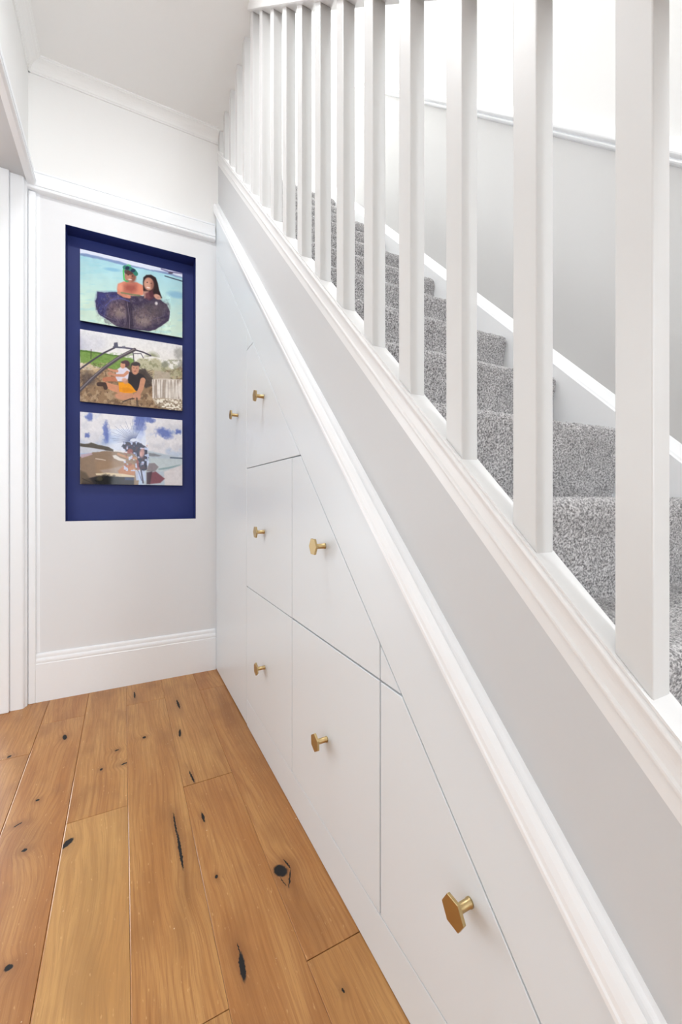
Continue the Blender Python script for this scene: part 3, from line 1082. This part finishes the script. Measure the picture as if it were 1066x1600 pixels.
def art_buggy(p):
    X, Y = p.X, p.Y
    t = np.clip((Y - 60) / 300, 0, 1)[..., None]
    p.im[:] = np.array((226, 226, 230)) * (1 - t) + np.array((240, 237, 230)) * t
    p.ell(90, 190, 170, 70, (186, 188, 206), .8, 1.2)
    p.put(np.clip((fbm(X, Y, 180, 21) - .5) * 3, 0, 1) * .35, (250, 248, 244))
    # ground
    gy = 385 + 25 * np.sin(X * .01) + (fbm(X, Y, 60, 4) - .5) * 50
    p.put(np.clip((Y - gy) / 8 + .5, 0, 1), (150, 122, 94))
    # trees on the right
    p.poly([(560, 330), (620, 305), (700, 312), (760, 300), (800, 340), (850, 350), (880, 400), (980, 395), (980, 520), (600, 520), (560, 400)], (186, 182, 150), 20, .9, 40)
    p.put(np.clip((fbm(X, Y, 26, 31) - .52) * 8, 0, 1) * ((X > 560) & (Y > 310) & (Y < 480)) * .55, (128, 128, 96))
    for i in range(22):
        a = -PI + i * (PI / 21)
        p.line([(715, 280), (715 + 70 * math.cos(a), 280 + 46 * math.sin(a) + 14 * abs(math.cos(a)))], 6, (150, 152, 122), .8, 2)
    p.ell(828, 352, 32, 24, (140, 142, 126), .8, .6, 0, 30)
    p.ell(950, 255, 42, 48, (158, 156, 150), .75, .8, 0, 40)
    p.ell(968, 350, 26, 40, (150, 148, 140), .7, .8, 0, 40)
    # grass bank
    p.poly([(84, 240), (180, 250), (300, 268), (400, 276), (470, 292), (560, 310), (560, 372), (420, 398), (330, 402), (220, 372), (90, 345)], (126, 158, 82), 8, 1, 14)
    p.poly([(84, 236), (180, 244), (320, 266), (430, 280), (430, 290), (200, 262), (84, 250)], (76, 112, 44), 6, .8, 8)
    p.put(np.clip((fbm(X, Y * 2, 30, 35) - .5) * 6, 0, 1) * ((Y < 400) & (Y > 255) & (X < 560)) * .4, (96, 132, 58))
    p.line([(184, 232), (182, 310)], 6, (70, 62, 60))
    # dry brush, mud
    gm = np.clip((Y - 395) / 20, 0, 1) + ((X < 330) & (Y > 345))
    p.put(np.clip((fbm(X, Y, 34, 51) - .48) * 7, 0, 1) * np.clip(gm, 0, 1) * .6, (196, 170, 138))
    p.put(np.clip((fbm(X, Y, 24, 57) - .55) * 8, 0, 1) * np.clip(gm, 0, 1) * .55, (92, 72, 58))
    p.poly([(90, 350), (150, 350), (240, 380), (300, 420), (230, 440), (120, 440), (90, 400)], (206, 182, 146), 20, .6, 40)
    p.ell(160, 480, 70, 60, (76, 66, 66), .65, .8, 30, 50)
    # engine and seat frame behind them
    p.poly([(600, 400), (650, 390), (720, 470), (715, 540), (660, 560), (610, 500)], (64, 54, 54), 14, .85, 24)
    for i in range(7):
        p.line([(615 + i * 16, 380 + i * 8), (660 + i * 10, 430 + i * 12), (720, 400 + i * 20)], 4, (84, 74, 72), .8)
    p.ell(500, 400, 60, 60, (70, 58, 58), .6, .7)
    # roll cage
    dk = (76, 70, 84)
    p.line([(84, 404), (180, 335), (290, 262), (390, 213)], 15, dk)
    p.line([(380, 208), (470, 212), (560, 224)], 14, (88, 86, 106))
    p.line([(560, 228), (640, 250), (704, 278)], 12, dk)
    p.line([(548, 240), (558, 330)], 8, dk)
    p.line([(560, 262), (620, 262), (640, 300)], 6, dk)
    p.line([(84, 585), (180, 492), (300, 388), (430, 296), (562, 228)], 30, (84, 76, 82))
    p.line([(90, 575), (190, 476), (310, 372), (440, 284), (560, 224)], 8, (150, 142, 146), .8)
    p.poly([(384, 170), (414, 166), (420, 205), (380, 212)], (92, 92, 110), 5)
    p.poly([(455, 198), (480, 196), (486, 212), (450, 214)], (120, 118, 134), 5, .8)
    # woman in white
    p.line([(300, 490), (340, 484), (400, 484)], 36, (188, 122, 94), 1, 44)
    p.poly([(404, 406), (440, 380), (490, 382), (522, 408), (516, 470), (482, 505), (416, 502), (398, 470)], (222, 216, 228), 7)
    p.line([(410, 415), (380, 412), (334, 398)], 24, (206, 146, 118), 1, 14)
    p.line([(500, 425), (470, 452), (400, 452), (340, 436)], 28, (206, 146, 118), 1, 18)
    p.ell(486, 350, 34, 30, (84, 60, 66))
    p.ell(460, 364, 22, 28, (206, 150, 122))
    p.ell(470, 338, 26, 12, (84, 60, 66))
    p.ell(349, 437, 22, 18, (196, 140, 112))
    # man in black with orange shorts
    p.line([(470, 600), (520, 620)], 60, (204, 146, 116))
    p.ell(466, 630, 76, 34, (206, 150, 120))
    p.line([(300, 530), (380, 560), (460, 580)], 44, (210, 148, 116), 1, 72)
    p.line([(250, 530), (300, 530), (310, 560)], 36, (74, 56, 52))
    p.poly([(422, 514), (470, 508), (520, 520), (560, 555), (580, 590), (540, 604), (470, 602), (430, 592)], (238, 158, 34), 7)
    p.poly([(440, 560), (520, 560), (560, 590), (470, 596)], (214, 130, 26), 14, .6)
    p.poly([(516, 420), (560, 428), (600, 428), (640, 446), (666, 480), (640, 500), (616, 510), (598, 580), (574, 584), (530, 530), (500, 510)], (52, 48, 52), 7)
    p.ell(568, 418, 26, 26, (196, 140, 112))
    p.ell(572, 360, 40, 26, (66, 58, 62))
    p.ell(570, 390, 33, 46, (202, 148, 122))
    p.ell(572, 352, 36, 17, (72, 64, 66))
    p.ell(556, 386, 6, 3, (80, 54, 46), .8)
    p.ell(582, 388, 6, 3, (80, 54, 46), .8)
    p.ell(566, 414, 12, 4, (150, 84, 76), .8)
    p.line([(636, 492), (620, 560), (588, 625)], 46, (204, 148, 118), 1, 38)
    p.ell(582, 632, 36, 34, (206, 150, 122))
    p.ell(480, 500, 30, 22, (208, 150, 122), .8, .5, 40)
    p.line([(460, 680), (520, 655), (560, 650)], 8, (60, 56, 58))
    p.line([(582, 650), (590, 720)], 18, (96, 80, 70), .8)
    # ribbed pendant's reflection, painted in as a pale basket
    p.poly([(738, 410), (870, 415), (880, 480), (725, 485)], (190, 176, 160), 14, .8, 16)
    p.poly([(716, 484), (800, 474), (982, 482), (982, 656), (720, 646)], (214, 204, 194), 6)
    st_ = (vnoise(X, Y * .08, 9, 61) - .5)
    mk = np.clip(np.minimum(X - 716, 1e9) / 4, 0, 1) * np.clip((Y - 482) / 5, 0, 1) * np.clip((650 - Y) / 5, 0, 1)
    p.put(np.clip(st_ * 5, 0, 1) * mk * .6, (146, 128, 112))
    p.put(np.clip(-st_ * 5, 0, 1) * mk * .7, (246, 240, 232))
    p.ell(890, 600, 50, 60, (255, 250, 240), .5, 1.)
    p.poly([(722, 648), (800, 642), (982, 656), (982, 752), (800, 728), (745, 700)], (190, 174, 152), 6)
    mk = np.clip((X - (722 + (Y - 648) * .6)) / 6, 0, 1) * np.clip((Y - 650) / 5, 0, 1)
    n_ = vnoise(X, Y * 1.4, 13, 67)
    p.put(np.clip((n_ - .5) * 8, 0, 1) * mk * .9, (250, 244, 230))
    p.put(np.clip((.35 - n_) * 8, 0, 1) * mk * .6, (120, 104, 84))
    p.mottle(.10, 16, 70)


def art_beach(p):
    X, Y = p.X, p.Y
    t = np.clip((Y - 50) / 350, 0, 1)[..., None]
    p.im[:] = np.array((112, 134, 196)) * (1 - t) + np.array((176, 196, 222)) * t
    cl = fbm(X * .8, Y * 1.1, 210, 77)
    p.put(np.clip((cl - .40) * 6, 0, 1), (226, 226, 232))
    for cx, cy, rx, ry in ((180, 210, 130, 120), (130, 130, 60, 70), (420, 110, 170, 75), (290, 110, 70, 50), (850, 140, 170, 70), (740, 300, 90, 70), (930, 310, 80, 80), (500, 200, 60, 60)):
        p.ell(cx, cy, rx, ry, (234, 233, 237), .95, .5, 0, 60)
        p.ell(cx + rx * .2, cy + ry * .5, rx * .6, ry * .4, (204, 206, 216), .5, 1.0, 0, 60)
    for cx, cy, rx, ry, dg in ((825, 232, 74, 40, 30), (950, 210, 26, 22, 0), (172, 88, 30, 38, 0), (612, 150, 46, 110, 0), (318, 226, 26, 86, 0), (150, 250, 26, 16, 0), (700, 110, 40, 26, 20)):
        p.ell(cx, cy, rx, ry, (98, 116, 186), .85, .7, dg, 50)
    p.poly([(334, 196), (480, 190), (660, 210), (664, 380), (340, 380)], (206, 220, 246), 14, .55)  # window reflection painted over the sky as a pale patch
    # sea and beach on the right
    p.poly([(640, 372), (760, 396), (990, 440), (990, 690), (640, 690)], (186, 200, 212), 10)
    p.poly([(690, 402), (740, 404), (800, 420), (770, 430), (690, 425)], (126, 128, 136), 8, .8, 8)
    p.line([(880, 438), (985, 442)], 12, (84, 98, 120), .9)
    p.poly([(700, 440), (985, 452), (985, 500), (820, 560), (720, 560)], (198, 210, 214), 14, .9)
    p.line([(780, 540), (860, 528), (960, 504)], 16, (140, 166, 172), .8)
    p.poly([(830, 690), (820, 560), (985, 496), (985, 690)], (222, 218, 220), 14)
    p.ell(940, 620, 60, 60, (230, 226, 228), .6, 1)
    # headland on the left
    p.poly([(86, 322), (160, 326), (186, 314), (250, 334), (330, 350), (380, 372), (380, 392), (86, 352)], (92, 86, 78), 8, 1, 10)
    p.poly([(86, 350), (200, 362), (300, 378), (230, 400), (86, 410)], (204, 208, 218), 8)
    # sand with a reclining person; tan drum and pale rim paint a mirrored lampshade
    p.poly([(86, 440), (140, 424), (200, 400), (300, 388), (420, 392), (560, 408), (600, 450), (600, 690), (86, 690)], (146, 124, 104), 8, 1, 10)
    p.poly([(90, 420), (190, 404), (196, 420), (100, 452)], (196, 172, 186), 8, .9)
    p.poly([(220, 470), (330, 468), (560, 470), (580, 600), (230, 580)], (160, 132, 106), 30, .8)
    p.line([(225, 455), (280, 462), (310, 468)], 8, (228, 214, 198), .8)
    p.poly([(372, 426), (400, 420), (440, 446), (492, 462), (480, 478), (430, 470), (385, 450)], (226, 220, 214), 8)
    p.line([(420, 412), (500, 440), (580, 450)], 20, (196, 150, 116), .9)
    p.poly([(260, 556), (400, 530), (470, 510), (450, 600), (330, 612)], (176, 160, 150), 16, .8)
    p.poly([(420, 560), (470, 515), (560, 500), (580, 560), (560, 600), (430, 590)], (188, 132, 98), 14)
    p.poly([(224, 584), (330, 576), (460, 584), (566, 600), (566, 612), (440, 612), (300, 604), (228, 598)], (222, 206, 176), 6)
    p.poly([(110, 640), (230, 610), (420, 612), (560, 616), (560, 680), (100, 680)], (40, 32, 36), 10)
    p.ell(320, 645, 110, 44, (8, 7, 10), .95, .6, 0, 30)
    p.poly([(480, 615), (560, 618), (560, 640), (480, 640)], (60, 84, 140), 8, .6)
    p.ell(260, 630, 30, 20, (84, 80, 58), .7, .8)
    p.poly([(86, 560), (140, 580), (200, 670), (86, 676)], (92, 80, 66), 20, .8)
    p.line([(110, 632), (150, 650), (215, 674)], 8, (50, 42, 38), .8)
    # mirrored garden plant painted as a dark tangle with speckles and fronds
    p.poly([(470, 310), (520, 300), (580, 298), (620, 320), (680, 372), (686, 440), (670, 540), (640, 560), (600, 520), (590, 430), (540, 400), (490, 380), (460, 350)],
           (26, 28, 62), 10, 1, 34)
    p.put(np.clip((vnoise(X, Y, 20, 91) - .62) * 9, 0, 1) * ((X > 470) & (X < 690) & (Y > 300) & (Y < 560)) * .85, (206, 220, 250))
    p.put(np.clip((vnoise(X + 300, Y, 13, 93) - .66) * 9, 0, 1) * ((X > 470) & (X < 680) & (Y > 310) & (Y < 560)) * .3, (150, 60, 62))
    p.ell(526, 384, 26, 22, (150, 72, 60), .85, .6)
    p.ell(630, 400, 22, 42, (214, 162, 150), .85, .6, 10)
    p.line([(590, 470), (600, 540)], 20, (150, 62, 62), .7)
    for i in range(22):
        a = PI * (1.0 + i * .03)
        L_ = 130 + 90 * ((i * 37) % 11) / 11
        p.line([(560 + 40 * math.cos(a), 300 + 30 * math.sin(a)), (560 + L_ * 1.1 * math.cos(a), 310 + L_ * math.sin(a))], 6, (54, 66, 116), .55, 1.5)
    p.poly([(570, 560), (660, 556), (664, 640), (580, 640)], (190, 206, 240), 8, .8)  # lower part of the painted window reflection
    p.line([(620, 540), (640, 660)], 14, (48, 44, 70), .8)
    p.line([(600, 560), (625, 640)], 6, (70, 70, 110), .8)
    p.poly([(670, 560), (690, 490), (740, 486), (776, 520), (745, 560)], (146, 140, 146), 8)
    p.poly([(690, 575), (750, 560), (830, 622), (790, 660), (690, 672)], (132, 84, 96), 10)
    p.poly([(670, 570), (720, 560), (700, 670), (670, 672)], (84, 66, 78), 10)
    p.mottle(.08, 20, 95)


M_PRINT = bpy.data.materials.new('glossy_photo_print')
nt = NT(M_PRINT)
at = nt.N.new('ShaderNodeAttribute')
at.attribute_name = 'ink'
nt.L.new(at.outputs['Color'], nt.b.inputs['Base Color'])
nt.b.inputs['Roughness'].default_value = 0.06
nt.b.inputs['Specular IOR Level'].default_value = 0.26


def photo(name, label, z0, z1, x0, x1, tl, tr_, br, bl, art):
    """a mounted photo print standing off the back of the niche; the picture is inked per vertex"""
    yb_ = YW + ND
    root = thing(name, label, 'photo print', ((x0 + x1) / 2, yb_, z0), 'photo prints in the blue niche')
    yf = yb_ - .030
    box('backing_panel', x0, x1, yf + .0006, yf + .012, z0, z1, M_EDGE, root)
    box('standoff', x0 + .05, x1 - .05, yf + .012, yb_ - .0005, z0 + .05, z1 - .05, M_EDGE, root)
    n, m = 180, 248
    v, u = np.meshgrid(np.linspace(0, 1, n), np.linspace(0, 1, m), indexing='ij')
    # undo the foreshortening of the photograph's view of this print
    hL, hR = bl[1] - tl[1], br[1] - tr_[1]
    s = u * hL / (u * hL + (1 - u) * hR)
    X = tl[0] + (tr_[0] - tl[0]) * s
    Y = (tl[1] * (1 - s) + tr_[1] * s) * (1 - v) + (bl[1] * (1 - s) + br[1] * s) * v
    p = Paint(X, Y)
    art(p)
    im = np.clip(p.im / 255, 0, 1)
    im = np.where(im <= .04045, im / 12.92, ((im + .055) / 1.055) ** 2.4)
    im = np.minimum(im * 1.02, .92)
    co = np.stack([x0 + (x1 - x0) * u, np.full(u.shape, yf), z1 + (z0 - z1) * v], -1).astype(np.float32)
    idx = np.arange(n * m).reshape(n, m)
    q = np.stack([idx[:-1, :-1], idx[1:, :-1], idx[1:, 1:], idx[:-1, 1:]], -1).reshape(-1, 4)
    me = bpy.data.meshes.new('picture')
    me.vertices.add(n * m)
    me.vertices.foreach_set('co', co.ravel())
    me.loops.add(q.size)
    me.loops.foreach_set('vertex_index', q.ravel().astype(np.int32))
    me.polygons.add(len(q))
    me.polygons.foreach_set('loop_start', np.arange(0, q.size, 4, dtype=np.int32))
    me.update(calc_edges=True)
    at_ = me.color_attributes.new('ink', 'FLOAT_COLOR', 'POINT')
    at_.data.foreach_set('color', np.concatenate([im, np.ones(im.shape[:2] + (1,))], -1).astype(np.float32).ravel())
    link('picture', me, M_PRINT, root)
    return root


S_ = 1066 / 190
PX0, PX1 = -.1765, .2655


def cq(pts, oy):
    return [((x - 110) * S_, (y - oy) * S_) for x, y in pts]


photo('photo_print', 'topmost glossy print of two swimmers holding a dark ray in turquoise water', 1.692, 2.021, PX0, PX1,
      *cq([(125.6, 388.4), (284.8, 425), (284.8, 524), (125.6, 499)], 380), art_sea)
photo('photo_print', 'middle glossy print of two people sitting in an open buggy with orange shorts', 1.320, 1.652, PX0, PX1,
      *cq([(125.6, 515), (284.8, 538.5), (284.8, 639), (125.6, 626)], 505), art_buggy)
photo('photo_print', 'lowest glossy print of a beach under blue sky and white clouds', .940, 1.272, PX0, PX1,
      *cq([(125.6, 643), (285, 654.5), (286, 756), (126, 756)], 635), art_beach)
